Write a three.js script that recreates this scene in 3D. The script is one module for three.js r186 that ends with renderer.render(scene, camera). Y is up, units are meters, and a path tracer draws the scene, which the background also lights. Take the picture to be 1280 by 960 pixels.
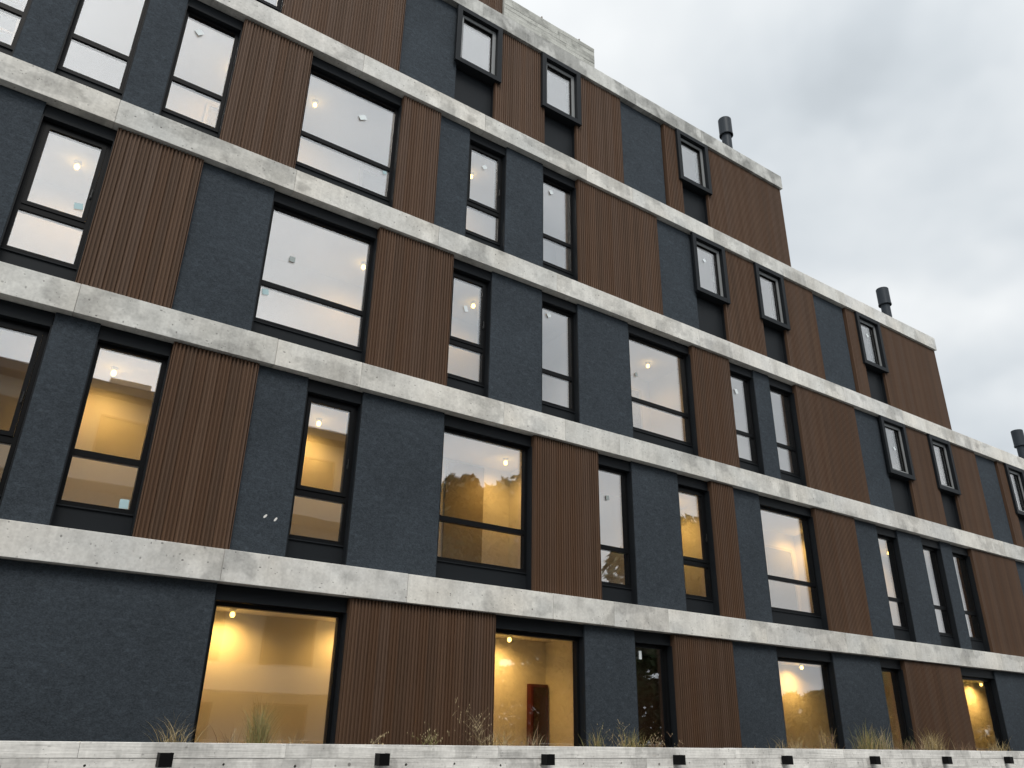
import * as THREE from 'three';
import { RoundedBoxGeometry } from 'three/addons/geometries/RoundedBoxGeometry.js';
import { mergeGeometries } from 'three/addons/utils/BufferGeometryUtils.js';

// ------------------------------------------------------------------ camera, sky, sun, exposure
const scene = new THREE.Scene();
const EYE = new THREE.Vector3(0, 1.6, 9.7);                    // standing in the street, 9.7 m from the slab faces
const YAW = 0.595695, PITCH = 0.419203, ROLL = 0.018439, FOCAL = 985.568;
const camera = new THREE.PerspectiveCamera(2 * Math.atan(480 / FOCAL) * 180 / Math.PI, 4 / 3, 0.05, 600);
{
  const fw = new THREE.Vector3(Math.sin(YAW) * Math.cos(PITCH), Math.sin(PITCH), -Math.cos(YAW) * Math.cos(PITCH));
  const r0 = new THREE.Vector3(Math.cos(YAW), 0, Math.sin(YAW)), u0 = r0.clone().cross(fw);
  const rt = r0.clone().multiplyScalar(Math.cos(ROLL)).addScaledVector(u0, Math.sin(ROLL));
  const up = u0.clone().multiplyScalar(Math.cos(ROLL)).addScaledVector(r0, -Math.sin(ROLL));
  camera.position.copy(EYE);
  camera.quaternion.setFromRotationMatrix(new THREE.Matrix4().makeBasis(rt, up, fw.clone().negate()));
}
scene.add(camera);
const renderer = new THREE.WebGLRenderer({ antialias: true });
renderer.setSize(1024, 768);
renderer.toneMapping = THREE.LinearToneMapping;
renderer.toneMappingExposure = 1.35;
renderer.shadowMap.enabled = true;

// seeded random numbers
function rng(seed) { let s = seed >>> 0; return () => { s = (s + 0x6D2B79F5) | 0; let t = Math.imul(s ^ (s >>> 15), 1 | s); t = (t + Math.imul(t ^ (t >>> 7), 61 | t)) ^ t; return ((t ^ (t >>> 14)) >>> 0) / 4294967296; }; }
const R = rng(20417);
const rr = (a, b) => a + (b - a) * R();
function hash(x, y, s) { let h = Math.imul(x, 374761393) ^ Math.imul(y, 668265263) ^ Math.imul(s, 2147483647 ^ 0x5bd1e995); h = Math.imul(h ^ (h >>> 13), 1274126177); return ((h ^ (h >>> 16)) >>> 0) / 4294967296; }
function pnoise(x, y, px, py, s) {                             // value noise that repeats after px, py cells
  const xi = Math.floor(x), yi = Math.floor(y), fx = x - xi, fy = y - yi;
  const u = fx * fx * (3 - 2 * fx), v = fy * fy * (3 - 2 * fy);
  const m = (a, n) => ((a % n) + n) % n;
  const a = hash(m(xi, px), m(yi, py), s), b = hash(m(xi + 1, px), m(yi, py), s), c = hash(m(xi, px), m(yi + 1, py), s), d = hash(m(xi + 1, px), m(yi + 1, py), s);
  return a + (b - a) * u + (c - a) * v + (a - b - c + d) * u * v;
}
function fbm(u, v, cx, cy, oct, s, gain = 0.5) { let t = 0, a = 1, n = 0; for (let o = 0; o < oct; o++) { t += a * pnoise(u * cx, v * cy, cx, cy, s + o * 17); n += a; a *= gain; cx *= 2; cy *= 2; } return t / n; }
const clamp = (x, a = 0, b = 1) => Math.min(b, Math.max(a, x));
const smooth = (a, b, x) => { const t = clamp((x - a) / (b - a)); return t * t * (3 - 2 * t); };

function cloud(x, y, oct, seed) { let t = 0, a = 1, n = 0; for (let o = 0; o < oct; o++) { t += a * pnoise(x + 40, y + 40, 8192, 8192, seed + o * 13); n += a; a *= 0.52; const u = 0.80 * x - 0.60 * y; y = (0.60 * x + 0.80 * y) * 2.03; x = u * 2.03; } return t / n; }
// overcast sky: a broken, bright cloud sheet, brightest round the hidden sun behind the street
const SUN = new THREE.Vector3(-0.30, 0.78, 0.62).normalize();
{
  const w = 1024, h = 512, data = new Float32Array(w * h * 4);
  for (let j = 0; j < h; j++) for (let i = 0; i < w; i++) {
    const el = ((j + 0.5) / h - 0.5) * Math.PI, az = ((i + 0.5) / w - 0.5) * 2 * Math.PI;
    const d = [Math.cos(el) * Math.cos(az), Math.sin(el), Math.cos(el) * Math.sin(az)];
    let r, g, b;
    if (d[1] < 0) { r = 0.20; g = 0.20; b = 0.195; } else {
      const k = 1 / (d[1] + 0.22), x = d[0] * k * 0.11 + 58.17, y = d[2] * k * 0.11 + 31.21;
      const big = cloud(x * 9, y * 9, 7, 11), warp = cloud(x * 21 + big * 1.6, y * 21 - big * 1.2, 6, 43);
      const cov = 0.60 * big + 0.40 * warp;
      let L = 0.575 + 1.15 * (cov - 0.48);
      const near = Math.max(0, d[0] * SUN.x + d[1] * SUN.y + d[2] * SUN.z);
      L *= 1.0 + 0.95 * near * near;
      const c = smooth(0.38, 0.62, cov);
      r = L * (0.905 + 0.060 * c); g = L * (0.985 + 0.008 * c); b = L * (1.055 - 0.045 * c);
    }
    const o = (j * w + i) * 4; data[o] = r; data[o + 1] = g; data[o + 2] = b; data[o + 3] = 1;
  }
  const sky = new THREE.DataTexture(data, w, h, THREE.RGBAFormat, THREE.FloatType);
  sky.mapping = THREE.EquirectangularReflectionMapping; sky.minFilter = sky.magFilter = THREE.LinearFilter; sky.needsUpdate = true;
  scene.background = sky; scene.environment = sky;
}
const sun = new THREE.DirectionalLight(0xfff6ea, 1.5);
sun.position.copy(SUN).multiplyScalar(60).add(new THREE.Vector3(10, 5, 0));
sun.target.position.set(10, 5, 0);
sun.castShadow = true; sun.shadow.radius = 45; sun.shadow.mapSize.set(2048, 2048);
Object.assign(sun.shadow.camera, { left: -40, right: 40, top: 30, bottom: -30, near: 1, far: 150 });
scene.add(sun, sun.target);

// ------------------------------------------------------------------ textures
const toS = (l) => Math.round(255 * clamp(l <= 0.0031308 ? 12.92 * l : 1.055 * Math.pow(l, 1 / 2.4) - 0.055));
function paint(size, f, color = true, height = size) {          // f(u, v) -> [r, g, b] linear, or one number
  const d = new Uint8Array(size * height * 4);
  for (let j = 0; j < height; j++) for (let i = 0; i < size; i++) {
    const c = f(i / size, j / height, i, j), o = (j * size + i) * 4;
    if (color) { d[o] = toS(c[0]); d[o + 1] = toS(c[1]); d[o + 2] = toS(c[2]); } else d[o] = d[o + 1] = d[o + 2] = Math.round(255 * clamp(c));
    d[o + 3] = 255;
  }
  const t = new THREE.DataTexture(d, size, height, THREE.RGBAFormat);
  t.wrapS = t.wrapT = THREE.RepeatWrapping; t.magFilter = THREE.LinearFilter; t.minFilter = THREE.LinearMipmapLinearFilter; t.generateMipmaps = true;
  if (color) t.colorSpace = THREE.SRGBColorSpace;
  t.needsUpdate = true;
  return t;
}
function tiled(t, mx, my) { t.repeat.set(1 / mx, 1 / my); return t; }
function spots(size, n, rmin, rmax, seed) {                      // round pits as a field 0..1
  const f = new Float32Array(size * size), q = rng(seed);
  for (let k = 0; k < n; k++) {
    const cx = q() * size, cy = q() * size, r = rmin + (rmax - rmin) * Math.pow(q(), 3), ax = 0.7 + 0.8 * q(), dep = 0.4 + 0.6 * q();
    for (let y = -Math.ceil(r * 2); y <= r * 2; y++) for (let x = -Math.ceil(r * 2); x <= r * 2; x++) {
      const e = Math.hypot(x / ax, y * ax) / r; if (e > 1.3) continue;
      const o = ((Math.floor(cy + y) + size * 4) % size) * size + ((Math.floor(cx + x) + size * 4) % size);
      f[o] = Math.max(f[o], dep * smooth(1.3, 0.7, e));
    }
  }
  return f;
}
const CS = 1024;
const pits = spots(CS, 620, 1.0, 4.6, 5);
function concreteTone(u, v, horizontal) {
  const a = fbm(u, v, 3, 3, 5, 101), m = fbm(u, v, 14, 14, 4, 131), fine = fbm(u, v, 120, 120, 3, 151);
  const st = horizontal ? fbm(u, v, 4, 90, 3, 171) : fbm(u, v, 70, 4, 3, 171);
  const pale = smooth(0.53, 0.60, fbm(u, v, 7, 7, 5, 201)), dark = smooth(0.56, 0.68, fbm(u, v, 6, 9, 5, 231));
  return 1 + 0.42 * (a - 0.5) + 0.34 * (m - 0.5) + 0.26 * (fine - 0.5) + 0.16 * (st - 0.5) + 0.10 * pale - 0.23 * dark;
}
const T = {};
T.concrete = tiled(paint(CS, (u, v, i, j) => { const t = concreteTone(u, v, false) * 0.52 * (1 - 0.62 * pits[j * CS + i]), w = fbm(u, v, 5, 5, 3, 301) - 0.5; return [t * (1.0 + 0.05 * w), t * 0.995, t * (0.955 - 0.06 * w)]; }), 2.9, 2.9);
T.concreteBump = tiled(paint(CS, (u, v, i, j) => 0.75 + 0.30 * (fbm(u, v, 60, 60, 4, 311) - 0.5) + 0.3 * (fbm(u, v, 8, 8, 3, 317) - 0.5) - 0.7 * pits[j * CS + i], false), 2.9, 2.9);
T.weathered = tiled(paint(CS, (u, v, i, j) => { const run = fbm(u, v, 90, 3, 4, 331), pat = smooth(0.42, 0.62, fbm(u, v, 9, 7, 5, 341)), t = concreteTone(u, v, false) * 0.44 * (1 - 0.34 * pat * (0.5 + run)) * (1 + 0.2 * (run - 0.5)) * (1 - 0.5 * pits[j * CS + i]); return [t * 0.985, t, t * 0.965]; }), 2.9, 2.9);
T.boarded = tiled(paint(CS, (u, v, i, j) => { const g = fbm(u, v, 6, 160, 3, 401), t = concreteTone(v, u, true) * 0.60 * (1 + 0.34 * (g - 0.5)) * (1 - 0.45 * pits[j * CS + i]); return [t, t * 0.997, t * 0.965]; }), 2.6, 2.6);
T.boardedBump = tiled(paint(CS, (u, v) => 0.5 + 0.9 * (fbm(u, v, 6, 160, 4, 411) - 0.5) + 0.3 * (fbm(u, v, 40, 40, 3, 417) - 0.5), false), 2.6, 2.6);
T.render = tiled(paint(CS, (u, v) => {
  const a = fbm(u, v, 3, 3, 5, 501), tr = fbm(u + 0.02 * a, v, 22, 46, 4, 521), fl = fbm(u, v, 190, 260, 2, 541), pale = smooth(0.60, 0.78, fbm(u, v, 34, 60, 3, 561));
  const mo = fbm(u, v, 70, 92, 3, 591);
  const t = 1 + 0.34 * (a - 0.5) + 0.20 * (tr - 0.5) + 0.70 * (fl - 0.5) + 0.36 * (mo - 0.5) + 0.20 * pale;
  return [0.0345 * t, 0.0430 * t, 0.0525 * t];
}), 2.3, 2.3);
T.renderBump = tiled(paint(CS, (u, v) => 0.5 + 0.75 * (fbm(u, v, 150, 200, 3, 571) - 0.5) + 0.12 * (fbm(u, v, 22, 46, 3, 521) - 0.5), false), 2.3, 2.3);
T.wood = tiled(paint(256, (u, v) => { const s = fbm(u, v, 60, 5, 4, 601), b = fbm(u, v, 9, 3, 3, 621); const t = 1 + 0.40 * (s - 0.5) + 0.18 * (b - 0.5); return [t * 0.5, t * 0.5, t * 0.5]; }, true, 1024), 0.6, 3.1);
T.plaster = tiled(paint(512, (u, v) => { const t = 0.80 * (1 + 0.06 * (fbm(u, v, 6, 6, 5, 701) - 0.5) + 0.03 * (fbm(u, v, 90, 90, 2, 711) - 0.5)); return [t, t * 0.99, t * 0.97]; }), 3, 3);
T.wave = tiled(paint(256, (u, v) => fbm(u, v, 4, 4, 2, 781, 0.3), false), 2.2, 2.2);
T.soil = tiled(paint(512, (u, v) => { const t = 0.6 + 0.9 * fbm(u, v, 40, 40, 4, 721); return [0.075 * t, 0.056 * t, 0.04 * t]; }), 1.4, 1.4);
T.asphalt = tiled(paint(512, (u, v) => { const t = 0.10 * (1 + 0.5 * (fbm(u, v, 5, 5, 4, 731) - 0.5) + 0.7 * (fbm(u, v, 150, 150, 2, 741) - 0.5)); return [t, t, t * 1.02]; }), 4, 4);
T.paving = tiled(paint(512, (u, v) => { const t = 0.30 * (1 + 0.4 * (fbm(u, v, 5, 5, 4, 751) - 0.5) + 0.3 * (fbm(u, v, 120, 120, 2, 761) - 0.5)); return [t, t * 0.98, t * 0.94]; }), 3, 3);

// ------------------------------------------------------------------ materials
const std = (o) => new THREE.MeshStandardMaterial(o);
const matt = (o) => new THREE.MeshPhysicalMaterial({ specularIntensity: 0.22, ...o });   // porous or powder-coated surfaces with little gloss
const lin = (r, g, b) => new THREE.Color().setRGB(r, g, b);
const M = {
  concrete: matt({ map: T.concrete, bumpMap: T.concreteBump, bumpScale: 0.004, roughness: 0.88 }),
  pour: [[1, 1, 1], [0.93, 0.935, 0.93], [1.05, 1.045, 1.03]].map((c) => matt({ map: T.concrete, color: lin(...c), bumpMap: T.concreteBump, bumpScale: 0.004, roughness: 0.88 })),
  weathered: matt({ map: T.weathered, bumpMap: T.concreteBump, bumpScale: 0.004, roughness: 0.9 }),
  boarded: matt({ map: T.boarded, bumpMap: T.boardedBump, bumpScale: 0.004, roughness: 0.9 }),
  boardedOld: matt({ map: T.boarded, color: lin(0.62, 0.635, 0.615), bumpMap: T.boardedBump, bumpScale: 0.006, roughness: 0.9 }),
  render: matt({ map: T.render, bumpMap: T.renderBump, bumpScale: 0.0035, roughness: 0.82 }),
  wood: [[0.166, 0.097, 0.061], [0.150, 0.089, 0.056], [0.181, 0.106, 0.066], [0.160, 0.089, 0.052], [0.174, 0.107, 0.072]].map((c) => matt({ map: T.wood, color: lin(...c), roughness: 0.62, specularIntensity: 0.36 })),
  metal: matt({ color: lin(0.0115, 0.0138, 0.0165), roughness: 0.5 }),                // anthracite powder coat
  black: matt({ color: lin(0.0045, 0.0050, 0.0058), roughness: 0.42 }),
  sash: std({ color: lin(0.19, 0.20, 0.205), roughness: 0.42 }),
  gasket: matt({ color: lin(0.006, 0.006, 0.006), roughness: 0.7 }),
  handle: std({ color: lin(0.02, 0.02, 0.02), roughness: 0.3, metalness: 0.4 }),
  glass: new THREE.MeshPhysicalMaterial({ color: 0xffffff, transmission: 1, thickness: 0, roughness: 0, ior: 2.75, bumpMap: T.wave, bumpScale: 0.0009 }),
  sticker: std({ color: lin(0.62, 0.68, 0.70), roughness: 0.6 }),
  stickerBlue: std({ color: lin(0.36, 0.52, 0.56), roughness: 0.6 }),
  stickerGrey: std({ color: lin(0.26, 0.30, 0.30), roughness: 0.6 }),
  plaster: matt({ map: T.plaster, roughness: 0.9 }),
  ceiling: matt({ map: T.plaster, roughness: 0.92, color: lin(1.08, 1.08, 1.08) }),
  floor: std({ color: lin(0.30, 0.22, 0.15), roughness: 0.55 }),
  redCabinet: std({ color: lin(0.085, 0.005, 0.010), roughness: 0.35 }),
  redGlass: std({ color: lin(0.026, 0.002, 0.004), roughness: 0.15 }),
  darkDoor: matt({ map: T.wood, color: lin(0.075, 0.040, 0.022), roughness: 0.45 }),
  doorGrey: std({ color: lin(0.30, 0.31, 0.33), roughness: 0.5 }),
  board: std({ color: lin(0.33, 0.29, 0.24), roughness: 0.85 }),
  flue: matt({ color: lin(0.030, 0.036, 0.043), roughness: 0.45, metalness: 0.2 }),
  steel: std({ color: lin(0.16, 0.13, 0.11), roughness: 0.6, metalness: 0.4 }),
  plug: matt({ color: lin(0.22, 0.215, 0.205), roughness: 0.9 }),
  bulb: std({ color: 0xffffff, emissive: lin(1, 0.62, 0.14), emissiveIntensity: 6, roughness: 0.4 }),
  socket: std({ color: lin(0.6, 0.6, 0.58), roughness: 0.5 }),
  pine: std({ map: T.wood, color: lin(0.95, 0.70, 0.44), roughness: 0.7 }),
  lampBlack: matt({ color: lin(0.004, 0.004, 0.0045), roughness: 0.5 }),
  lens: std({ color: lin(0.12, 0.12, 0.11), roughness: 0.2 }),
  chip: std({ color: lin(0.62, 0.62, 0.60), roughness: 0.9 }),
  soil: matt({ map: T.soil, roughness: 1 }),
  asphalt: std({ map: T.asphalt, roughness: 0.92 }),
  paving: std({ map: T.paving, roughness: 0.9 }),
  white: std({ color: lin(0.42, 0.40, 0.36), roughness: 0.85 }),
  balcony: std({ color: lin(0.50, 0.48, 0.44), roughness: 0.85 }),
  houseGlass: std({ color: lin(0.03, 0.035, 0.04), roughness: 0.08 }),
  houseTrim: std({ color: lin(0.16, 0.11, 0.08), roughness: 0.7 }),
  bark: std({ color: lin(0.085, 0.065, 0.05), roughness: 0.95 }),
  leaf: [[0.045, 0.070, 0.022], [0.060, 0.080, 0.026], [0.038, 0.056, 0.022]].map((c) => new THREE.MeshPhysicalMaterial({ color: lin(...c), roughness: 0.7, side: THREE.DoubleSide })),
  blade: [[0.34, 0.26, 0.11], [0.20, 0.19, 0.07], [0.36, 0.29, 0.17], [0.24, 0.15, 0.09]].map((c) => std({ color: lin(...c), roughness: 0.8, side: THREE.DoubleSide })),
};

// ------------------------------------------------------------------ geometry helpers
function metreUV(g, ou = 0, ov = 0) {                            // uv in metres, projected along each face's main axis
  g = g.index ? g.toNonIndexed() : g;
  const p = g.attributes.position, uv = new Float32Array(p.count * 2);
  const a = new THREE.Vector3(), b = new THREE.Vector3(), c = new THREE.Vector3(), n = new THREE.Vector3();
  for (let i = 0; i < p.count; i += 3) {
    a.fromBufferAttribute(p, i); b.fromBufferAttribute(p, i + 1); c.fromBufferAttribute(p, i + 2);
    n.copy(b).sub(a).cross(c.clone().sub(a));
    const ax = Math.abs(n.x), ay = Math.abs(n.y), az = Math.abs(n.z);
    [a, b, c].forEach((q, k) => {
      const o = (i + k) * 2;
      if (az >= ax && az >= ay) { uv[o] = q.x; uv[o + 1] = q.y; } else if (ax >= ay) { uv[o] = q.z; uv[o + 1] = q.y; } else { uv[o] = q.x; uv[o + 1] = q.z; }
      uv[o] += ou; uv[o + 1] += ov;
    });
  }
  g.setAttribute('uv', new THREE.BufferAttribute(uv, 2));
  return g;
}
const bx = (x0, x1, y0, y1, z0, z1) => { const g = new THREE.BoxGeometry(x1 - x0, y1 - y0, z1 - z0); g.translate((x0 + x1) / 2, (y0 + y1) / 2, (z0 + z1) / 2); return g; };
const rb = (x0, x1, y0, y1, z0, z1, r) => { const g = new RoundedBoxGeometry(x1 - x0, y1 - y0, z1 - z0, 1, r); g.translate((x0 + x1) / 2, (y0 + y1) / 2, (z0 + z1) / 2); return g; };
const plain = (g) => { g = g.index ? g.toNonIndexed() : g; for (const k of Object.keys(g.attributes)) if (!['position', 'normal', 'uv'].includes(k)) g.deleteAttribute(k); return g; };
const join = (list) => list.length === 1 ? list[0] : mergeGeometries(list.map(plain));
function mesh(name, geo, mat, parent) {
  const g = Array.isArray(geo) ? join(geo) : geo;
  const m = new THREE.Mesh(metreUV(g, rr(0, 9), rr(0, 9)), mat);
  m.name = name; m.castShadow = m.receiveShadow = true; parent.add(m);
  return m;
}
const taken = {};
function numbered(name) { taken[name] = (taken[name] ?? -1) + 1; return taken[name] ? `${name}_${String(taken[name]).padStart(3, '0')}` : name; }
function thing(name, label, category, pos, group) {
  const o = new THREE.Group(); o.name = numbered(name); if (pos) o.position.set(...pos);
  o.userData = { label, category }; if (group) o.userData.group = group; scene.add(o); return o;
}
function part(name, parent, label) { const o = new THREE.Group(); o.name = name; if (label) o.userData.label = label; parent.add(o); return o; }
function structure(name, geo, mat, label) { const m = mesh(name, geo, mat, scene); m.userData = { kind: 'structure', label, category: name.split('_').pop() }; return m; }

// ------------------------------------------------------------------ the setting: ground, road, pavements
structure('ground', new THREE.PlaneGeometry(500, 500).rotateX(-Math.PI / 2).translate(0, -0.15, 0), M.paving, 'grey ground running out around the buildings and the street');
structure('road', bx(-80, 120, -0.14, -0.02, 3.6, 8.6), M.asphalt, 'worn pale grey street between the garden wall and the far pavement');
structure('pavement', bx(-80, 120, -0.14, 0.10, 1.75, 3.6), M.paving, 'raised pavement along the foot of the concrete garden wall');
structure('far_pavement', bx(-80, 120, -0.14, 0.0, 8.6, 13.0), M.paving, 'pavement on the side of the street facing the apartment building');
structure('terrace', bx(-4, 30, 0.2, 0.55, -0.05, 0.55), M.paving, 'narrow paved strip between the ground floor windows and the planter');
structure('planter_soil', bx(-4, 30, 0.2, 1.30, 0.60, 1.27), M.soil, 'dark soil bed behind the garden wall where the grasses grow');

// ------------------------------------------------------------------ the apartment building
const B = thing('apartment_building', 'apartment block with raw concrete bands, dark grey render and brown slatted cladding', 'building', [0, 0, 0]);
const LV = { A: [3.194, 3.574], B: [6.079, 6.469], C: [8.894, 9.280], D: [11.718, 12.100], E: [14.497, 14.887] };
const END = { A: 30, B: 30, C: 30, D: 21.03, E: 14.84 }, LEFT = -5;
const jointStart = { A: 0.02, B: 0.30, C: 0.16, D: 1.0, E: 0.9 };
for (const k of Object.keys(LV)) {                              // exposed slab edges, poured in lengths
  const [y0, y1] = LV[k], band = part('concrete_band', B);
  const cuts = [LEFT]; for (let x = jointStart[k] - 2.44; x < END[k] - 0.6; x += (R() < 0.28 ? 1.22 : 2.44) + rr(-0.03, 0.03)) if (x > LEFT + 0.4) cuts.push(x);
  cuts.push(END[k]);
  for (let i = 0; i + 1 < cuts.length; i++) {
    const dz = rr(-0.0025, 0.0025);
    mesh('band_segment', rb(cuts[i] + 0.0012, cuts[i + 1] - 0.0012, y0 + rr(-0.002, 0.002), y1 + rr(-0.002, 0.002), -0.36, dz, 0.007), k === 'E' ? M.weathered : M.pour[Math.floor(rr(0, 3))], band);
  }
  mesh('floor_slab', bx(LEFT, END[k] - 0.02, y0 + 0.01, y1 - 0.01, -6.0, -0.362), M.concrete, band);
}
// the upstand on the roof, cast against rough boards, one course above the next
{
  const up = part('board_marked_upstand', B);
  const n = 5, y0 = LV.E[1] + 0.003, h = 0.558 / n;
  for (let k = 0; k < n; k++) {
    let x = 6.215; while (x < 8.60) { const x1 = Math.min(8.60, x + rr(0.7, 1.6)); mesh('board_imprint', rb(x + 0.001, (x1 > 8.3 ? 8.60 : x1) - 0.001, y0 + k * h + 0.001, y0 + (k + 1) * h - 0.001, -0.22, rr(-0.008, -0.001), 0.003), M.boardedOld, up); x = x1 > 8.3 ? 9 : x1; }
  }
  for (const x of [7.22, 8.24]) mesh('bar_stub', new THREE.CylinderGeometry(0.018, 0.018, 0.14, 8).translate(x, y0 + 0.558 + 0.06, -0.08), M.steel, up);
}
const FL = [                                                     // each storey: floor level, ceiling level, bays from left to right
  { f: 0.60, c: LV.A[0], open: 'G', bays: [['S', -5, 2.49], ['g', 2.49, 4.17], ['W', 4.17, 6.41], ['g', 6.41, 8.09], ['S', 8.09, 9.13], ['d', 9.13, 9.97], ['W', 9.97, 11.385], ['S', 11.385, 12.645], ['g', 12.645, 14.33], ['S', 14.33, 15.905], ['g', 15.905, 16.70], ['W', 16.70, 18.90], ['g', 18.90, 20.52], ['S', 20.52, 23.2], ['W', 23.2, 25.4], ['S', 25.4, 30]] },
  { f: LV.A[1], c: LV.B[0], bays: [['S', -5, -0.69], ['o', -0.69, 0.135], ['S', 0.135, 0.62], ['w', 0.62, 1.463], ['W', 1.463, 2.546], ['S', 2.546, 3.257], ['o', 3.257, 4.083], ['S', 4.083, 5.425], ['w', 5.425, 7.08], ['W', 7.08, 8.416], ['w', 8.416, 9.24], ['S', 9.24, 10.37], ['o', 10.37, 11.21], ['W', 11.21, 11.813], ['S', 11.813, 12.638], ['w', 12.638, 14.334], ['W', 14.334, 15.71], ['S', 15.71, 16.614], ['w', 16.614, 17.43], ['S', 17.43, 18.425], ['w', 18.425, 19.244], ['S', 19.244, 19.74], ['w', 19.74, 20.586], ['W', 20.586, 22.8], ['S', 22.8, 25.2], ['W', 25.2, 27.4], ['S', 27.4, 30]] },
  { f: LV.B[1], c: LV.C[0], bays: [['S', -5, -1.95], ['w', -1.95, -1.13], ['S', -1.13, -0.61], ['o', -0.61, 0.236], ['W', 0.236, 1.341], ['S', 1.341, 2.378], ['w', 2.378, 4.057], ['W', 4.057, 5.40], ['o', 5.40, 6.205], ['S', 6.205, 7.264], ['w', 7.264, 8.082], ['S', 8.082, 9.317], ['w', 9.317, 10.998], ['W', 10.998, 12.09], ['w', 12.09, 12.92], ['S', 12.92, 13.425], ['w', 13.425, 14.28], ['W', 14.28, 16.452], ['S', 16.452, 17.53], ['n', 17.53, 18.387], ['W', 18.387, 19.662], ['n', 19.662, 20.476], ['W', 20.476, 21.93], ['S', 21.93, 23.10], ['x', 23.10, 23.15], ['W', 23.15, 23.60], ['n', 23.60, 24.43], ['W', 24.43, 29.9]] },
  { f: LV.C[1], c: LV.D[0], bays: [['S', -5, -1.93], ['w', -1.93, -1.11], ['S', -1.11, -0.642], ['w', -0.642, 0.187], ['S', 0.187, 0.662], ['w', 0.662, 1.487], ['W', 1.487, 2.595], ['w', 2.595, 4.255], ['W', 4.255, 4.986], ['S', 4.986, 5.626], ['o', 5.626, 6.44], ['S', 6.44, 7.282], ['w', 7.282, 8.107], ['W', 8.107, 10.238], ['S', 10.238, 11.34], ['n', 11.34, 12.179], ['W', 12.179, 13.40], ['n', 13.40, 14.21], ['W', 14.21, 15.491], ['S', 15.491, 16.77], ['x', 16.77, 16.82], ['W', 16.82, 17.29], ['n', 17.29, 18.13], ['W', 18.13, 20.975]] },
  { f: LV.D[1], c: LV.E[0], bays: [['S', -5, -0.6], ['w', -0.6, 0.22], ['S', 0.22, 1.18], ['w', 1.18, 2.006], ['W', 2.006, 4.106], ['S', 4.106, 5.26], ['n', 5.26, 6.101], ['W', 6.101, 7.275], ['n', 7.275, 8.085], ['W', 8.085, 9.35], ['S', 9.35, 10.63], ['x', 10.63, 10.675], ['W', 10.675, 11.13], ['n', 11.13, 11.964], ['W', 11.964, 14.785]] },
  { f: LV.E[1], c: 17.3, bays: [['S', -5, 1.0], ['W', 1.0, 6.205]] },
];
const ZS = -0.115, ZW = -0.056, ZB = -0.30;                      // faces of render, slats, and the back of the wall build-up
// one fluted cladding board: three ribs, cut to a storey's height
const ribGeo = {};
function boardGeo(ribs, h) {
  const key = ribs + ':' + h.toFixed(3); if (ribGeo[key]) return ribGeo[key];
  const p = 0.048, w = 0.0275, c = 0.0045, zt = 0.028, s = new THREE.Shape();
  s.moveTo(0.0006, 0);
  for (let k = 0; k < ribs; k++) { const a = k * p + (p - w) / 2, b = a + w; s.lineTo(a, 0.006); s.lineTo(a + 0.001, zt - c); s.lineTo(a + c, zt); s.lineTo(b - c, zt); s.lineTo(b - 0.001, zt - c); s.lineTo(b, 0.006); }
  s.lineTo(ribs * p - 0.0006, 0);
  const g = new THREE.ExtrudeGeometry(s, { depth: h, bevelEnabled: false, steps: 1 });
  g.rotateX(-Math.PI / 2); g.scale(1, 1, -1);                    // profile y -> depth z, extrusion -> up
  const q = g.index ? g.toNonIndexed() : g, pa = q.attributes.position.array;   // mirrored: turn the faces round again
  for (let i = 0; i < pa.length; i += 9) for (let k = 0; k < 3; k++) { const t = pa[i + 3 + k]; pa[i + 3 + k] = pa[i + 6 + k]; pa[i + 6 + k] = t; }
  q.computeVertexNormals();
  return (ribGeo[key] = q);
}
function cladding(x0, x1, y0, y1) {
  const g = part('timber_cladding', B), ya = y0 + 0.004, yb = y1 - 0.012;
  mesh('backing_wall', bx(x0 + 0.004, x1 - 0.004, ya, y1 - 0.003, ZB, ZW - 0.032), M.render, g);
  const n = Math.max(2, Math.round((x1 - x0 - 0.016) / 0.048)), sx = (x1 - x0 - 0.016) / (n * 0.048);
  let k = 0, tone = Math.floor(rr(0, 5));
  while (k < n) {
    const ribs = Math.min(3, n - k), h = yb - ya;
    const geo = boardGeo(ribs, h), m = new THREE.Mesh(geo, M.wood[tone % 5]);
    if (!geo.userData.uvDone) { ribGeo[ribs + ':' + h.toFixed(3)] = m.geometry = metreUV(geo); m.geometry.userData.uvDone = true; }
    m.name = 'cladding_board'; m.castShadow = m.receiveShadow = true;
    m.scale.x = sx; m.position.set(x0 + 0.008 + k * 0.048 * sx, ya, ZW - 0.028 + rr(-0.001, 0.001)); g.add(m);
    k += ribs; tone += Math.floor(rr(1, 5));
  }
  for (const [a, b] of [[x0, x0 + 0.0075], [x1 - 0.0075, x1]]) mesh('edge_trim', bx(a, b, ya, yb, ZB + 0.001, ZW + 0.001), M.wood[0], g);
}
function renderPanel(x0, x1, y0, y1) { return mesh('rendered_panel', rb(x0, x1, y0 + 0.003, y1 - 0.003, ZB, ZS, 0.006), M.render, B); }
const bars = (x0, x1, y0, y1, w, z0, z1) => [bx(x0, x0 + w, y0, y1, z0, z1), bx(x1 - w, x1, y0, y1, z0, z1), bx(x0 + w, x1 - w, y0, y0 + w, z0, z1), bx(x0 + w, x1 - w, y1 - w, y1, z0, z1)];
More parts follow.
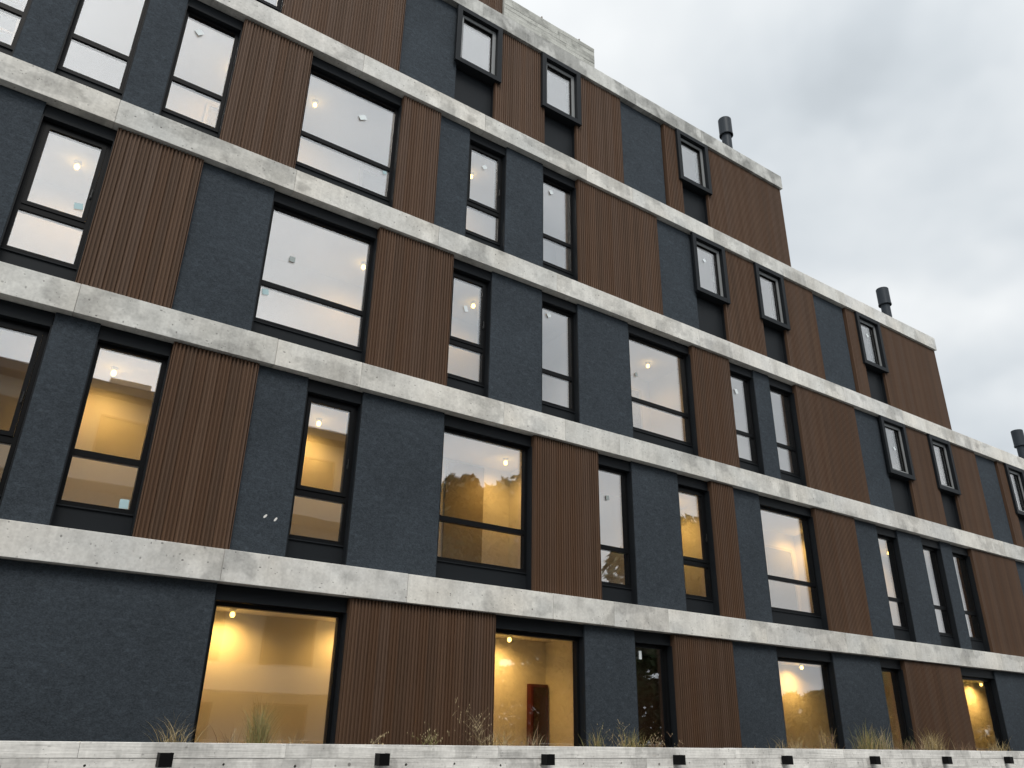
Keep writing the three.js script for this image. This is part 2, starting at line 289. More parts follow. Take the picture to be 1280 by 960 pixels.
const pane = (parent, x0, x1, y0, y1, z) => { const m = mesh('pane', new THREE.PlaneGeometry(x1 - x0, y1 - y0).translate((x0 + x1) / 2, (y0 + y1) / 2, z), M.glass, parent);
  mesh('inner_pane', new THREE.PlaneGeometry(x1 - x0, y1 - y0).translate((x0 + x1) / 2, (y0 + y1) / 2, z - 0.018), M.glass, parent); return m; };   // sealed double glazing, coated
const ZG = -0.262;
function windowBay(x0, x1, f, c, kind) {
  const g = part('window', B);
  const ground = kind === 'g' || kind === 'd', t = 0.014, a = x0 + t, b = x1 - t;
  const yb = ground ? f + 0.02 : f + 0.297, yt = c - 0.192, fw = 0.05;
  mesh('shutter_box', [rb(x0 + 0.003, x1 - 0.003, c - 0.189, c - 0.004, -0.40, -0.152, 0.004)], M.metal, g);
  mesh('jamb_lining', bx(x0 + 0.002, a, f + 0.004, c - 0.193, -0.40, -0.122), M.metal, g); mesh('jamb_lining', bx(b, x1 - 0.002, f + 0.004, c - 0.193, -0.40, -0.122), M.metal, g);
  if (!ground) mesh('sill_panel', [bx(a, b, f + 0.004, yb - 0.016, -0.40, -0.250), rb(a, b, yb - 0.016, yb - 0.001, -0.40, -0.228, 0.003)], M.metal, g);
  mesh('frame', bars(a + 0.001, b - 0.001, yb, yt - 0.002, fw, -0.330, -0.238), M.black, g);
  const gx0 = a + fw, gx1 = b - fw, gy0 = yb + fw - 0.002, gy1 = yt - fw;
  if (kind === 'w' || kind === 'o') {
    const ty0 = f + 0.876, ty1 = f + 0.954;
    mesh('transom', rb(gx0, gx1, ty0, ty1, -0.328, -0.240, 0.003), M.black, g);
    pane(g, gx0, gx1, gy0, ty0, ZG);
    if (kind === 'o') {
      const s = 0.052;
      mesh('sash', bars(gx0 + 0.003, gx1 - 0.003, ty1 + 0.003, gy1 - 0.003, s, -0.320, -0.226), M.black, g);
      mesh('handle', [rb(gx1 - 0.036, gx1 - 0.012, (ty1 + gy1) / 2 - 0.26, (ty1 + gy1) / 2 - 0.20, -0.226, -0.214, 0.003), rb(gx1 - 0.030, gx1 - 0.016, (ty1 + gy1) / 2 - 0.25, (ty1 + gy1) / 2 - 0.12, -0.214, -0.196, 0.004)], M.handle, g);
      pane(g, gx0 + s, gx1 - s, ty1 + s, gy1 - s, ZG + 0.012);
    } else pane(g, gx0, gx1, ty1, gy1, ZG);
  } else pane(g, gx0, gx1, gy0, gy1, ZG);
  return g;
}
function boxWindow(x0, x1, f, c) {
  const g = part('box_window', B), n = 0.008;
  mesh('niche_panel', bx(x0 + n, x1 - n, f + 0.004, f + 1.0, -0.34, -0.190), M.metal, g);
  mesh('jamb_lining', bx(x0 + 0.002, x0 + n, f + 0.004, c - 0.012, -0.34, -0.122), M.metal, g); mesh('jamb_lining', bx(x1 - n, x1 - 0.002, f + 0.004, c - 0.012, -0.34, -0.122), M.metal, g);
  const X0 = x0 - 0.095, X1 = x1 + 0.095, Y0 = f + 0.962, Y1 = c - 0.010, w = 0.105, zf = 0.012;
  const s = part('surround', g);
  mesh('surround_side', rb(X0, X0 + w, Y0, Y1, -0.053, zf, 0.004), M.metal, s);
  mesh('surround_side', rb(X1 - w, X1, Y0, Y1, -0.053, zf, 0.004), M.metal, s);
  mesh('surround_sill', rb(X0 + w - 0.001, X1 - w + 0.001, Y0, Y0 + w, -0.187, zf - 0.002, 0.004), M.metal, s);
  mesh('surround_head', rb(X0 + w - 0.001, X1 - w + 0.001, Y1 - w, Y1, -0.187, zf - 0.002, 0.004), M.metal, s);
  const a = X0 + w + 0.004, b = X1 - w - 0.004, y0 = Y0 + w + 0.004, y1 = Y1 - w - 0.004;
  mesh('surround_lining', bx(X0 + w - 0.01, a - 0.001, y0, y1, -0.20, -0.054), M.metal, s); mesh('surround_lining', bx(b + 0.001, X1 - w + 0.01, y0, y1, -0.20, -0.054), M.metal, s);
  mesh('sash', bars(a, b, y0, y1, 0.072, -0.150, -0.078), M.sash, g);
  mesh('gasket', bars(a + 0.072, b - 0.072, y0 + 0.072, y1 - 0.072, 0.012, -0.140, -0.096), M.gasket, g);
  pane(g, a + 0.084, b - 0.084, y0 + 0.084, y1 - 0.084, -0.118);
  return g;
}
const wins = [];
FL.forEach((s, i) => {
  for (const [k, x0, x1] of s.bays) {
    if (k === 'S') renderPanel(x0, x1, s.f, s.c);
    else if (k === 'W') cladding(x0, x1, s.f, s.c);
    else if (k === 'x') mesh('gap_backing', bx(x0 + 0.003, x1 - 0.003, s.f + 0.004, s.c - 0.004, ZB - 0.06, -0.28), M.render, B);
    else wins.push({ i, x0, x1, g: k === 'n' ? boxWindow(x0, x1, s.f, s.c) : windowBay(x0, x1, s.f, s.c, k) });
  }
});
// small paper stickers left on the new panes: [x, y, width, height, tilt, material, plane]
for (const [x, y, w, h, t, m, z] of [[3.626, 11.016, 0.13, 0.09, 0.5, 'sticker'], [6.048, 11.135, 0.10, 0.08, 0.7, 'sticker'], [2.823, 7.909, 0.085, 0.09, 0, 'stickerGrey'], [2.52, 7.26, 0.09, 0.09, 0.2, 'stickerBlue'], [5.79, 8.073, 0.07, 0.11, 0.3, 'sticker'], [7.519, 8.525, 0.09, 0.09, 0.6, 'sticker'], [7.582, 11.265, 0.08, 0.09, 0.5, 'sticker'], [1.326, 3.985, 0.10, 0.11, 0.05, 'stickerBlue'], [0.92, 11.222, 0.10, 0.10, 0.78, 'sticker'], [0.05, 7.64, 0.10, 0.09, 0.2, 'stickerBlue'], [4.12, 10.11, 0.07, 0.06, 0.3, 'stickerBlue'], [8.77, 5.356, 0.07, 0.08, 0.1, 'stickerGrey'], [9.36, 2.828, 0.06, 0.13, 0, 'sticker'], [9.60, 7.919, 0.06, 0.08, 0.1, 'stickerGrey'], [12.47, 8.315, 0.09, 0.11, 0.4, 'sticker']]) {
  const win = wins.find((q) => q.i < 6 && x > q.x0 && x < q.x1 && y > FL[q.i].f && y < FL[q.i].c);
  if (!win) continue;
  const open = y > FL[win.i].f + 0.96 ? 0.014 : 0.002;
  mesh('sticker', new THREE.BoxGeometry(w, h, 0.0012).rotateZ(t).translate(x, y, (z ?? ZG) + open), M[m], win.g);
}
for (const [x, y, z, w, h] of [[11.70, 11.20, -0.115, 0.08, 0.08], [17.75, 11.22, -0.115, 0.08, 0.09], [18.02, 8.18, -0.115, 0.07, 0.09]]) {
  const win = wins.find((q) => x > q.x0 && x < q.x1 && y > FL[q.i].f && y < FL[q.i].c);
  if (win) mesh('sticker', new THREE.BoxGeometry(w, h, 0.0012).rotateZ(0.6).translate(x, y, z), M.sticker, win.g);
}
for (const [x, y, a] of [[2.936, 4.069, -0.7], [3.072, 4.049, -0.6]]) mesh('paint_chip', new THREE.CylinderGeometry(0.03, 0.034, 0.003, 7).rotateX(Math.PI / 2).scale(0.42, 1, 1).rotateZ(a).translate(x, y, ZS + 0.0016), M.chip, B);

// interiors: a gallery runs behind the windows of each storey
const BACK = [-2.35, -1.9, -1.9, -1.9, -1.9, -1.9];
const WALLS = [[-5, 5.3, 9.06, 10.4, 17.6, 29.9], [-5, 2.0, 4.9, 7.9, 12.2, 16.1, 29.9], [-5, 1.8, 5.0, 8.6, 11.6, 15.4, 29.9], [-5, 2.0, 4.9, 9.0, 16.0, 20.9], [-5, 3.0, 8.7, 14.7], [-5, 6.1]];
FL.forEach((s, i) => {
  const ends = WALLS[i], xr = ends[ends.length - 1], zb = BACK[i];
  mesh('interior_wall', bx(-5, xr, s.f + 0.03, s.c - 0.035, zb - 0.12, zb), M.plaster, B);
  mesh('ceiling', bx(-5, xr, s.c - 0.034, s.c - 0.001, zb - 0.12, -0.405), M.ceiling, B);
  mesh('interior_floor', bx(-5, xr, i ? s.f + 0.001 : s.f - 0.3, s.f + 0.029, zb - 0.12, -0.405), M.floor, B);
  ends.forEach((x, k) => mesh('partition', bx(k === 0 ? x : k === ends.length - 1 ? x - 0.1 : x - 0.05, k === 0 ? x + 0.1 : k === ends.length - 1 ? x : x + 0.05, s.f + 0.03, s.c - 0.035, zb + 0.001, ZB - 0.002), M.plaster, B));
});
mesh('interior_wall', bx(-5, 29.9, 0.3, LV.C[0], -6.1, -6.0), M.concrete, B);                       // rear of the building
mesh('roof', bx(-5, 6.1, 17.3, 17.6, -6, -0.05), M.concrete, B);
for (const [x, s] of [[14.785, FL[4]], [20.975, FL[3]], [29.95, FL[2]], [6.205, FL[5]]]) mesh('end_wall', bx(x - 0.085, x - 0.002, s.f + 0.003, s.c - 0.003, -6.0, ZB - 0.002), M.render, B);
{ // fire hose cabinet on the wall of the entrance hall, timber door in the next bay, a bare board on the first floor
  const cab = part('hose_cabinet', B, 'tall dark red cabinet on the hall wall');
  mesh('cabinet_body', rb(8.60, 8.97, 0.85, 2.43, -2.348, -2.22, 0.006), M.redCabinet, cab);
  mesh('cabinet_door', rb(8.645, 8.925, 0.92, 2.38, -2.219, -2.205, 0.004), M.redGlass, cab);
  const door = part('timber_door', B, 'dark brown timber lining behind the narrow ground floor window');
  mesh('door_leaf', rb(9.25, 10.30, 0.64, 2.86, -0.62, -0.57, 0.004), M.darkDoor, door);
  mesh('door_frame', [bx(9.11, 9.22, 0.63, 3.0, -0.62, -0.53), bx(9.22, 10.34, 2.90, 3.0, -0.62, -0.53)], M.board, door);
  for (const [x, f, w, h] of [[1.50, LV.C[1], 0.86, 2.05], [10.35, LV.B[1], 0.86, 2.05], [14.9, LV.A[1], 0.9, 2.05], [0.25, LV.B[1], 0.5, 2.40], [4.35, LV.C[1], 0.86, 2.05]]) {
    const d = part('interior_door', B); mesh('door_leaf', rb(x, x + w, f + 0.035, f + h, -1.897, -1.865, 0.004), M.doorGrey, d);
    mesh('door_frame', [bx(x - 0.06, x - 0.002, f + 0.033, f + h + 0.06, -1.898, -1.85), bx(x + w + 0.002, x + w + 0.06, f + 0.033, f + h + 0.06, -1.898, -1.85), bx(x - 0.002, x + w + 0.002, f + h + 0.002, f + h + 0.06, -1.898, -1.85)], M.socket, d);
  }
  mesh('plasterboard', bx(6.50, 7.28, 3.62, 6.02, -1.899, -1.88), M.board, B);
}
// flues
for (const [x, yr, yt] of [[13.77, LV.E[1], 16.72], [20.10, LV.D[1], 13.72], [26.62, LV.C[1], 10.78]]) {
  const g = part('flue', B);
  mesh('flue_pipe', new THREE.CylinderGeometry(0.125, 0.125, yt - 0.5 - yr, 28).translate(x, (yr + yt - 0.5) / 2, -0.72), M.flue, g);
  mesh('flue_cowl', new THREE.LatheGeometry([[0.0, 0], [0.165, 0], [0.172, -0.012], [0.172, -0.49], [0.180, -0.50], [0.180, -0.535], [0.165, -0.54], [0.165, -0.30], [0, -0.30]].map((p) => new THREE.Vector2(p[0], p[1])), 32).translate(x, yt, -0.72), M.flue, g);
  for (const k of [0, 1, 2]) mesh('cowl_bracket', new THREE.BoxGeometry(0.05, 0.02, 0.02).rotateY(k * 2.1).translate(x + 0.145 * Math.cos(k * 2.1), yt - 0.42, -0.72 - 0.145 * Math.sin(k * 2.1)), M.flue, g);
}

// ------------------------------------------------------------------ bulbs burning on the ceilings
const bulbGeo = new THREE.LatheGeometry([[0.0, -0.115], [0.018, -0.112], [0.030, -0.098], [0.035, -0.078], [0.030, -0.055], [0.020, -0.036], [0.015, -0.022], [0.0, -0.022]].map((p) => new THREE.Vector2(p[0], p[1])), 18);
const socketGeo = new THREE.LatheGeometry([[0.0, 0], [0.052, 0], [0.050, -0.014], [0.026, -0.020], [0.022, -0.044], [0.0, -0.044]].map((p) => new THREE.Vector2(p[0], p[1])), 18);
function bulb(x, y, z, power, label) {
  const g = thing('ceiling_bulb', label, 'lamp', [x, y, z], 'bare bulbs lit behind the windows');
  mesh('socket', socketGeo.clone(), M.socket, g); const b = mesh('bulb', bulbGeo.clone(), M.bulb, g);
  b.castShadow = false;
  const l = new THREE.SpotLight(lin(1, 0.55, 0.13), power * 1.4, 0, 1.36, 1.0); l.position.set(0, -0.09, 0); l.target.position.set(0, -1.2, -0.30); l.castShadow = true; l.shadow.radius = 1.5; g.add(l, l.target);
}
const cG = LV.A[0] - 0.036, c1 = LV.B[0] - 0.036, c2 = LV.C[0] - 0.036, c3 = LV.D[0] - 0.036;
bulb(3.23, cG, -1.95, 3.07, 'lit bulb behind the wide ground floor window beside the long blank wall');
bulb(7.88, cG, -1.86, 3.07, 'lit bulb in the entrance hall with the dark red cabinet');
bulb(15.81, cG, -1.95, 2.58, 'lit bulb high in the ground floor window reflecting tree tops and sky');
bulb(23.6, cG, -2.0, 3.55, 'lit bulb in the last ground floor window along the garden wall');
bulb(5.02, cG, -1.95, 1.5, 'added fill bulb unseen behind the broad slatted ground floor panel');  // unseen bulb, added to lighten the dark room behind the first wide window
bulb(6.05, cG, -1.0, 1.9, 'added fill bulb for the entrance hall unseen behind the edge of the broad slatted panel');  // unseen extra bulb, added as fill for the hall walls
bulb(11.9, cG, -1.9, 2.2, 'added fill bulb unseen behind the second rendered ground floor pier');  // unseen bulb added to brighten the long ground floor room
bulb(20.6, cG, -1.9, 2.0, 'added fill bulb unseen behind the far slatted ground floor panel');  // another unseen fill bulb, added to brighten the last room
bulb(0.99, c1, -1.33, 1.95, 'lit bulb in the amber first floor window beside the slatted panel');
bulb(7.34, c1, -1.28, 1.84, 'lit bulb in the wide first floor window that mirrors trees');
bulb(3.95, c1, -1.45, 1.73, 'lit bulb tucked behind the jamb of the first floor window mirroring a roof');
bulb(11.6, c1, -1.45, 1.73, 'lit bulb tucked behind the jamb of the narrow first floor window glowing amber');
bulb(15.71, c1, -1.33, 1.84, 'lit bulb at the jamb of the second wide first floor window');
bulb(19.10, c1, -1.36, 1.73, 'lit bulb in the first of three narrow first floor windows');
bulb(-0.10, c2, -1.13, 0.86, 'lit bulb in the narrow second floor window beside the slatted panel');
bulb(4.28, c2, -1.15, 0.86, 'lit bulb at the jamb of the wide second floor window');
bulb(6.48, c2, -1.17, 0.79, 'lit bulb in the narrow second floor window with a white sticker');
bulb(10.82, c2, -1.15, 0.86, 'lit bulb in the wide second floor window beside a narrow slatted panel');
bulb(3.04, c3, -1.08, 0.66, 'lit bulb in the wide third floor window between two slatted panels');
bulb(6.28, c3, -1.13, 0.66, 'lit bulb in the narrow third floor window by a dark rendered pier');
bulb(1.62, c3, -1.2, 0.66, 'lit bulb hidden behind the jamb of the third floor window with a diamond sticker');

// timber ladder left in a third floor room
{
  const g = thing('wooden_ladder', 'pale timber ladder leaning inside the top left third floor window', 'ladder', [-1.45, LV.C[1] + 0.03, -0.75]);
  const rail = (x, tilt) => { const q = new THREE.BoxGeometry(0.05, 2.3, 0.06).translate(0, 1.15, 0); q.rotateX(-0.16); q.rotateZ(tilt); q.translate(x, 0.02, 0.1); return q; };
  mesh('rail', rail(-0.16, -0.03), M.pine, g); mesh('rail', rail(0.26, 0.05), M.pine, g);
  for (let k = 0; k < 6; k++) mesh('rung', new THREE.BoxGeometry(0.46, 0.035, 0.05).translate(0.05, 0.3 + k * 0.33, 0.1 - 0.0 - (0.3 + k * 0.33) * 0.16), M.pine, g);
}

// ------------------------------------------------------------------ garden wall with its lights
{
  const wall = thing('garden_wall', 'long low board-marked concrete wall with tie holes along the street', 'wall', [0, 0, 0]);
  const zf = 1.50, top = 1.489, hgt = 0.128;
  mesh('wall_core', bx(-6, 30, -0.1, top - 0.012, 1.28, zf - 0.062), M.boarded, wall);
  for (let k = 0; k < 11; k++) {
    const y1 = top - k * hgt, y0 = y1 - hgt; let x = -6 + (k % 3) * 0.4;
    while (x < 30) {
      const x1 = Math.min(30, x + rr(1.7, 2.7)), dz = rr(-0.004, 0.003);
      if (k === 1) {
        const s = new THREE.Shape(); s.moveTo(x + 0.001, y0 + 0.001); s.lineTo(x1 - 0.001, y0 + 0.001); s.lineTo(x1 - 0.001, y1 - 0.001); s.lineTo(x + 0.001, y1 - 0.001); s.closePath();
        for (let q = Math.ceil(x / 0.61) * 0.61; q < x1 - 0.06; q += 0.61) {
          if (q < x + 0.06) continue;
          const cx = q + rr(-0.05, 0.05), cy = (y0 + y1) / 2 + rr(-0.012, 0.012), r = rr(0.011, 0.015);
          if (R() < 0.3) { mesh('tie_plug', new THREE.CylinderGeometry(r * 1.2, r * 1.2, 0.006, 14).rotateX(Math.PI / 2).translate(cx, cy, zf + dz - 0.001), M.plug, wall); continue; }
          const hole = new THREE.Path(); hole.absarc(cx, cy, r, 0, Math.PI * 2, true); s.holes.push(hole);
        }
        mesh('board_course', new THREE.ExtrudeGeometry(s, { depth: 0.06, bevelEnabled: false, curveSegments: 10 }).translate(0, 0, zf - 0.06 + dz), M.boarded, wall);
      } else mesh('board_course', rb(x + 0.001, x1 - 0.001, y0 + 0.001, y1 - 0.001 + (k ? 0 : rr(-0.002, 0.002)), k ? zf - 0.06 : 1.275, zf + dz, 0.003), M.boarded, wall);
      x = x1;
    }
  }
  const names = ['below the long blank rendered wall', 'under the broad slatted panel', 'below the hall window with the red cabinet', 'beside the timber lined narrow window', 'below the window mirroring tree tops', 'below the rendered pier past that window', 'under the far slatted ground floor panel', 'at the far end of the row'];
  [[1.861, 1.350], [3.99, 1.352], [6.118, 1.350], [8.257, 1.346], [10.441, 1.342], [12.603, 1.338], [14.714, 1.335], [16.839, 1.335]].forEach(([x, y], i) => {
    const g = thing('wall_light', `small black cube light on the garden wall ${names[i]}`, 'wall light', [x, y, zf + 0.004], 'cube lights along the garden wall');
    mesh('back_plate', rb(-0.045, 0.045, -0.045, 0.045, 0, 0.008, 0.002), M.lampBlack, g);
    const c = mesh('housing', join([...bars(-0.058, 0.058, -0.058, 0.058, 0.006, 0.0085, 0.118).slice(0, 2), bx(-0.052, 0.052, -0.050, 0.050, 0.0085, 0.112), bx(-0.052, 0.052, -0.058, 0.058, 0.112, 0.118)]), M.lampBlack, g);
    mesh('lens', rb(-0.040, 0.040, -0.056, -0.050, 0.02, 0.10, 0.002), M.lens, c);
    mesh('lens', rb(-0.040, 0.040, 0.050, 0.056, 0.02, 0.10, 0.002), M.lens, c);
  });
}

// ------------------------------------------------------------------ grasses and weeds in the bed behind the wall
function ribbon(pts, w, out) {                                   // a tapering folded blade along pts
  const n = pts.length, side = new THREE.Vector3(Math.cos(pts.turn), 0, Math.sin(pts.turn));
  for (let i = 0; i + 1 < n; i++) {
    const wa = w * (1 - i / (n - 1)) * 0.5 + 0.0006, wb = w * (1 - (i + 1) / (n - 1)) * 0.5 + 0.0004;
    const a = pts[i].clone().addScaledVector(side, -wa), b = pts[i].clone().addScaledVector(side, wa), c = pts[i + 1].clone().addScaledVector(side, wb), d = pts[i + 1].clone().addScaledVector(side, -wb);
    out.push(a, b, c, a, c, d);
  }
}
function blade(q, h, lean, dir, r, droop) {
  const pts = []; const off = q() + q() + q() - 1.5, bxx = off * r * 1.1, bz = (q() - 0.5) * r * 1.2; h *= 1.05 - 0.28 * Math.abs(off);
  for (let i = 0; i <= 5; i++) { const t = i / 5; pts.push(new THREE.Vector3(bxx + Math.cos(dir) * lean * t * t, h * (t - droop * t * t * t), bz + Math.sin(dir) * lean * t * t * 0.6)); }
  pts.turn = q() * Math.PI; return pts;
}
function geoOf(v) { const g = new THREE.BufferGeometry().setFromPoints(v); g.computeVertexNormals(); return g; }
function tuft(x, h, n, r, mats, label, spread = 0.6, z = 1.0) {
  h *= 1.18;
  const g = thing('grass_tuft', label, 'grass', [x, 1.295, z], 'grasses growing behind the garden wall');
  const q = rng(Math.floor(x * 977) + 5);
  mats.forEach((mi, k) => {
    const v = [];
    for (let i = 0; i < 2.3 * n / mats.length; i++) ribbon(blade(q, h * (0.30 + 0.75 * Math.pow(q(), 0.8)), h * spread * (0.15 + q()), q() * Math.PI * 2, r, 0.08 + 0.25 * q()), 0.007 + 0.006 * q(), v);
    mesh(k ? 'dry_blades' : 'blades', geoOf(v), M.blade[mi], g).userData.kind = 'stuff';
  });
}
function weed(x, h, n, lean, label, mi, z = 1.05) {               // branching dry stems with small seed heads
  const g = thing('dry_weed', label, 'weed', [x, 1.295, z], 'dry weeds growing behind the garden wall');
  const q = rng(Math.floor(x * 1313) + 9), v = [], hd = [];
  for (let i = 0; i < n; i++) {
    const p = blade(q, h * (0.6 + 0.5 * q()), h * (0.2 + 0.6 * q()), lean + (q() - 0.5) * 2.0, 0.05, 0.12 + 0.25 * q()); ribbon(p, 0.006, v);
    for (let k = 2; k < 6; k++) for (let m = 0; m < 2; m++) {
      const a = q() * 6.28, L = h * 0.16 * (0.4 + q()), e = p[k].clone().add(new THREE.Vector3(Math.cos(a) * L, L * (0.3 + 0.8 * q()), Math.sin(a) * L * 0.7)), s = [p[k].clone(), p[k].clone().lerp(e, 0.5).add(new THREE.Vector3(0, 0.008, 0)), e]; s.turn = q() * 3; ribbon(s, 0.004, v);
      if (q() < 0.6) { const o = new THREE.OctahedronGeometry(0.005 + 0.004 * q()).scale(0.8, 1.7, 0.8).translate(e.x, e.y, e.z); hd.push(o); }
    }
  }
  mesh('stems', geoOf(v), M.blade[mi], g).userData.kind = 'stuff';
  if (hd.length) mesh('seed_heads', hd, M.blade[2], g).userData.kind = 'stuff';
}
tuft(2.02, 0.50, 46, 0.16, [2, 0], 'thin bleached grass at the right end of the blank rendered wall', 0.5);
tuft(2.86, 0.62, 120, 0.085, [1, 0], 'tall green and straw tuft in front of the wide ground floor window', 0.28);
tuft(2.58, 0.42, 14, 0.08, [3, 2], 'few reddish stalks beside the tall straw tuft', 0.3);
tuft(3.2, 0.36, 16, 0.14, [2], 'sparse pale stalks right of the tall straw tuft', 0.6);
weed(4.06, 0.34, 7, 0.4, 'low dry weed in front of the left part of the broad slatted panel', 2);
weed(4.86, 0.46, 10, 2.6, 'green and brown weed in front of the middle of the broad slatted panel', 1);
weed(5.55, 0.70, 10, 3.0, 'tall arching dry weed at the edge of slatted panel and hall window', 2);
tuft(5.80, 0.48, 34, 0.16, [0, 2], 'straw grass in front of the left part of the hall window', 0.6);
tuft(6.30, 0.46, 22, 0.14, [2, 3], 'pale grass in front of the dark red cabinet', 0.4);
tuft(7.35, 0.42, 30, 0.12, [0, 1], 'straw grass in front of the pier beside the hall window', 0.5);
weed(7.72, 0.55, 6, 2.4, 'tall bent stalk in front of the narrow rendered pier', 2);
tuft(7.95, 0.46, 70, 0.18, [1, 0], 'green grass tuft at the corner of the timber lined window', 0.5);
weed(8.28, 0.44, 13, 1.2, 'reddish brown weed in front of the timber lined window', 3);
weed(8.75, 0.30, 5, 1.0, 'small brown weed in front of the second slatted panel', 3);
tuft(10.3, 0.28, 24, 0.3, [2, 3], 'short brown grass below the pier left of the tree mirroring window', 0.5);
tuft(11.35, 0.40, 46, 0.34, [0, 2], 'loose straw grass in front of the tree mirroring window', 0.6);
tuft(12.25, 0.54, 54, 0.16, [0, 3], 'upright straw tuft at the right jamb of the tree mirroring window', 0.35);
tuft(13.3, 0.60, 90, 0.22, [1, 0], 'full green tuft in front of the pier past the tree mirroring window', 0.4);
tuft(13.75, 0.58, 60, 0.16, [2, 1], 'grey green tuft at the left jamb of the last narrow window', 0.35);
tuft(14.55, 0.40, 60, 0.25, [1, 3], 'low mixed grass left of the far slatted panel', 0.5);
tuft(15.35, 0.56, 100, 0.20, [0, 0, 2], 'golden tuft in front of the far slatted panel', 0.55);
tuft(15.0, 0.40, 40, 0.2, [3, 2], 'brown grass beside the golden tuft', 0.5);
tuft(16.35, 0.40, 40, 0.3, [3, 2], 'brown grass in front of the last wide ground floor window', 0.5);
tuft(17.6, 0.44, 44, 0.3, [2, 0], 'pale grass at the far end of the bed', 0.5);

// ------------------------------------------------------------------ across the street, seen in the panes: a house and a row of trees
{
  const h = thing('opposite_house', 'pale flat roofed apartment house across the street, mirrored in the lower panes', 'building', [0, 0, 0]);
  const x0 = -16, x1 = 12.7, z0 = 18.4, z1 = 27;
  mesh('wall', bx(x0, x1, -0.1, 12.0, z0, z1), M.white, h);
  const rf = mesh('roof', rb(x0 - 0.4, x1 + 0.4, 12.0, 12.35, z0 - 0.7, z1 + 0.3, 0.02), M.houseTrim, h);
  mesh('chimney', bx(2.6, 4.0, 12.36, 13.2, z0 + 1, z0 + 2.2), M.white, rf);
  for (const y of [2.75, 5.7, 8.7]) {
    mesh('balcony', [rb(x0 + 1, x1 - 0.3, y, y + 0.22, z0 - 1.3, z0 - 0.002, 0.01), bx(x0 + 1, x1 - 0.3, y + 0.221, y + 0.85, z0 - 1.3, z0 - 1.2)], M.balcony, h);
  }
  for (const y of [0.4, 3.3, 6.2, 9.3]) for (let x = x0 + 2; x < x1 - 2; x += 3.3) {
    const w = mesh('window', bars(x, x + 1.9, y, y + 2.05, 0.07, z0 - 0.05, z0 - 0.003), M.houseTrim, h);
    mesh('window_pane', bx(x + 0.072, x + 1.828, y + 0.072, y + 1.978, z0 - 0.02, z0 - 0.004), M.houseGlass, w);
  }
}
function leafCloud(q, n, blobs, size) {
  const v = [];
  for (let i = 0; i < n; i++) {
    const b = blobs[Math.floor(q() * blobs.length)], th = q() * 6.283, cz = q() * 2 - 1, rad = Math.pow(q(), 0.36), s = Math.sqrt(1 - cz * cz);
    const c = new THREE.Vector3(b[0] + b[3] * rad * s * Math.cos(th), b[1] + b[3] * 0.85 * rad * cz, b[2] + b[3] * rad * s * Math.sin(th));
    const u = new THREE.Vector3(q() - 0.5, q() - 0.5, q() - 0.5).normalize(), w = new THREE.Vector3(q() - 0.5, q() - 0.5, q() - 0.5).cross(u).normalize(), L = size * (0.6 + 0.8 * q());
    const p = [c.clone().addScaledVector(u, -L), c.clone().addScaledVector(w, L * 0.45), c.clone().addScaledVector(u, L), c.clone().addScaledVector(w, -L * 0.45)];
    v.push(p[0], p[1], p[2], p[0], p[2], p[3]);
  }
  return geoOf(v);
}
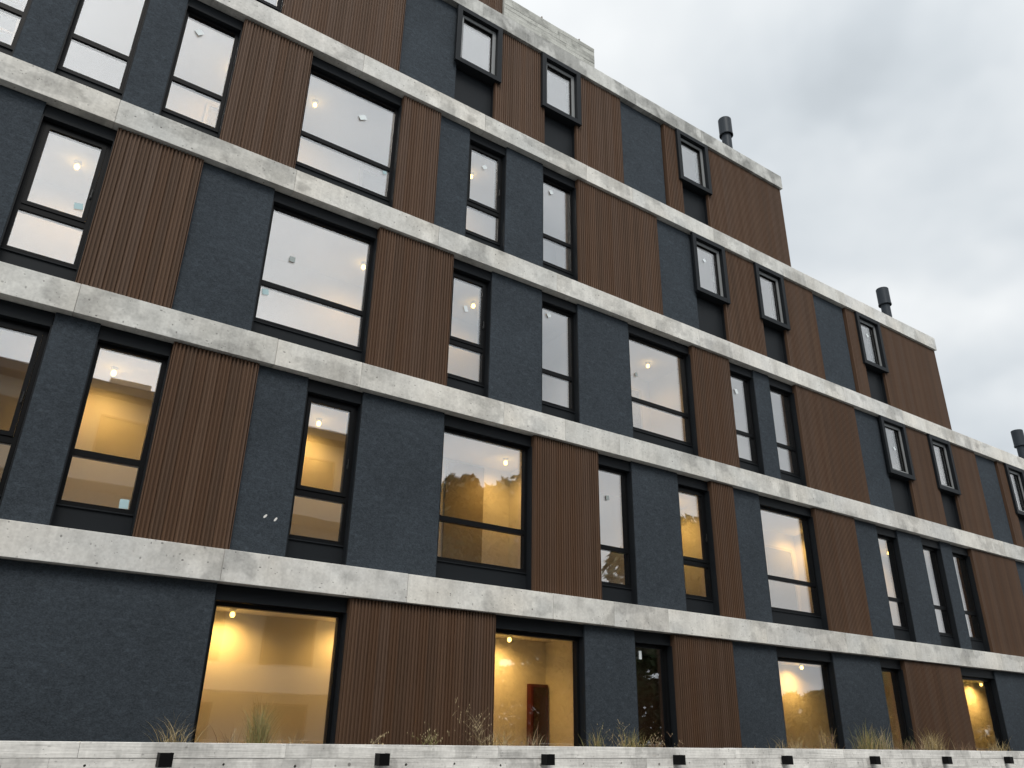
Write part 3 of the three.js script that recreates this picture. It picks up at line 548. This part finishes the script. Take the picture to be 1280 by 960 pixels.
function tree(x, z, h, r, seed, label, mi) {
  const g = thing('street_tree', label, 'tree', [x, -0.15, z], 'trees across the street'), q = rng(seed);
  const blobs = [], limbs = [];
  const th = h * 0.42;
  limbs.push(new THREE.CylinderGeometry(0.10 + h * 0.006, 0.16 + h * 0.016, th, 10).translate(0, th / 2, 0));
  for (let k = 0; k < 15; k++) {
    const a = k * 2.4 + q(), e = q(), rad = r * (0.25 + 0.5 * q()), y = h * (0.20 + 0.64 * e), b = [Math.cos(a) * rad * (1.1 - 0.55 * e), y, Math.sin(a) * rad * (1.1 - 0.55 * e), r * (0.36 + 0.2 * q())];
    if (b[1] + b[3] * 0.85 > h) b[1] = h - b[3] * 0.85;
    blobs.push(b);
    const from = new THREE.Vector3(0, th * (0.7 + 0.3 * q()), 0), to = new THREE.Vector3(b[0], b[1], b[2]), L = from.distanceTo(to);
    limbs.push(new THREE.CylinderGeometry(0.03, 0.09, L, 6).translate(0, L / 2, 0).applyQuaternion(new THREE.Quaternion().setFromUnitVectors(new THREE.Vector3(0, 1, 0), to.clone().sub(from).normalize())).translate(from.x, from.y, from.z));
  }
  const lift = h - Math.max(...blobs.map((b) => b[1] + b[3] * 0.8)); blobs.forEach((b) => { b[1] += lift; });
  mesh('trunk', limbs, M.bark, g);
  mesh('crown', leafCloud(q, Math.floor(11000 * Math.min(1.4, r / 3)), blobs, 0.22), M.leaf[mi], g);
}
[[15.9, 18.3, 11.9, 2.3, 0, 'broad tree standing next to the house across the street'], [18.9, 18.6, 12.3, 2.5, 1, 'tallest tree of the pair next to the house across the street'], [22.2, 19.5, 10.8, 2.5, 2, 'dark tree behind the tall pair across the street'], [25.6, 18.4, 10.1, 2.6, 0, 'lower round tree in the middle of the row across the street'], [30.9, 18.4, 12.6, 2.9, 1, 'large round tree in the second half of the row across the street'], [34.9, 18.6, 3.7, 1.7, 2, 'small bushy tree between the large tree and the low pair'], [36.7, 18.0, 4.0, 1.0, 0, 'low rounded tree, first of the low pair in the row'], [40.2, 18.2, 4.2, 1.5, 1, 'low rounded tree, second of the low pair in the row'], [44.5, 19.2, 5.2, 2.4, 2, 'broad tree just past the low pair across the street'], [48.6, 18.8, 6.2, 2.4, 0, 'round tree between the broad tree and the far trees'], [55.5, 18.6, 7.4, 2.8, 1, 'first of the three far trees across the street'], [60.2, 18.9, 7.8, 2.9, 2, 'middle one of the three far trees across the street'], [65.5, 18.4, 8.0, 3.0, 0, 'last of the three far trees across the street']]
  .forEach(([x, z, h, r, mi, label], i) => tree(x, z, h, r, 700 + i * 31, label, mi));

{ // evergreen hedge under the trees
  const g = thing('hedge', 'dark evergreen hedge running under the trees across the street', 'hedge', [0, -0.15, 20.6]), q = rng(4242), blobs = [];
  for (let x = 12.5; x < 64; x += 0.9) for (const y of x < 33 ? [0.8, 1.9, 2.9, 3.7] : [0.6, 1.3, 1.5]) blobs.push([x + q() * 0.5, y + q() * 0.35, (q() - 0.5) * 0.8, 0.85]);
  mesh('foliage', leafCloud(q, 34000, blobs, 0.2), M.leaf[2], g);
  mesh('stems', blobs.filter((b, i) => i % 3 === 0).map((b) => new THREE.CylinderGeometry(0.03, 0.05, 2.4, 6).translate(b[0], 1.2, b[2])), M.bark, g).userData.kind = 'stuff';
}

renderer.render(scene, camera);
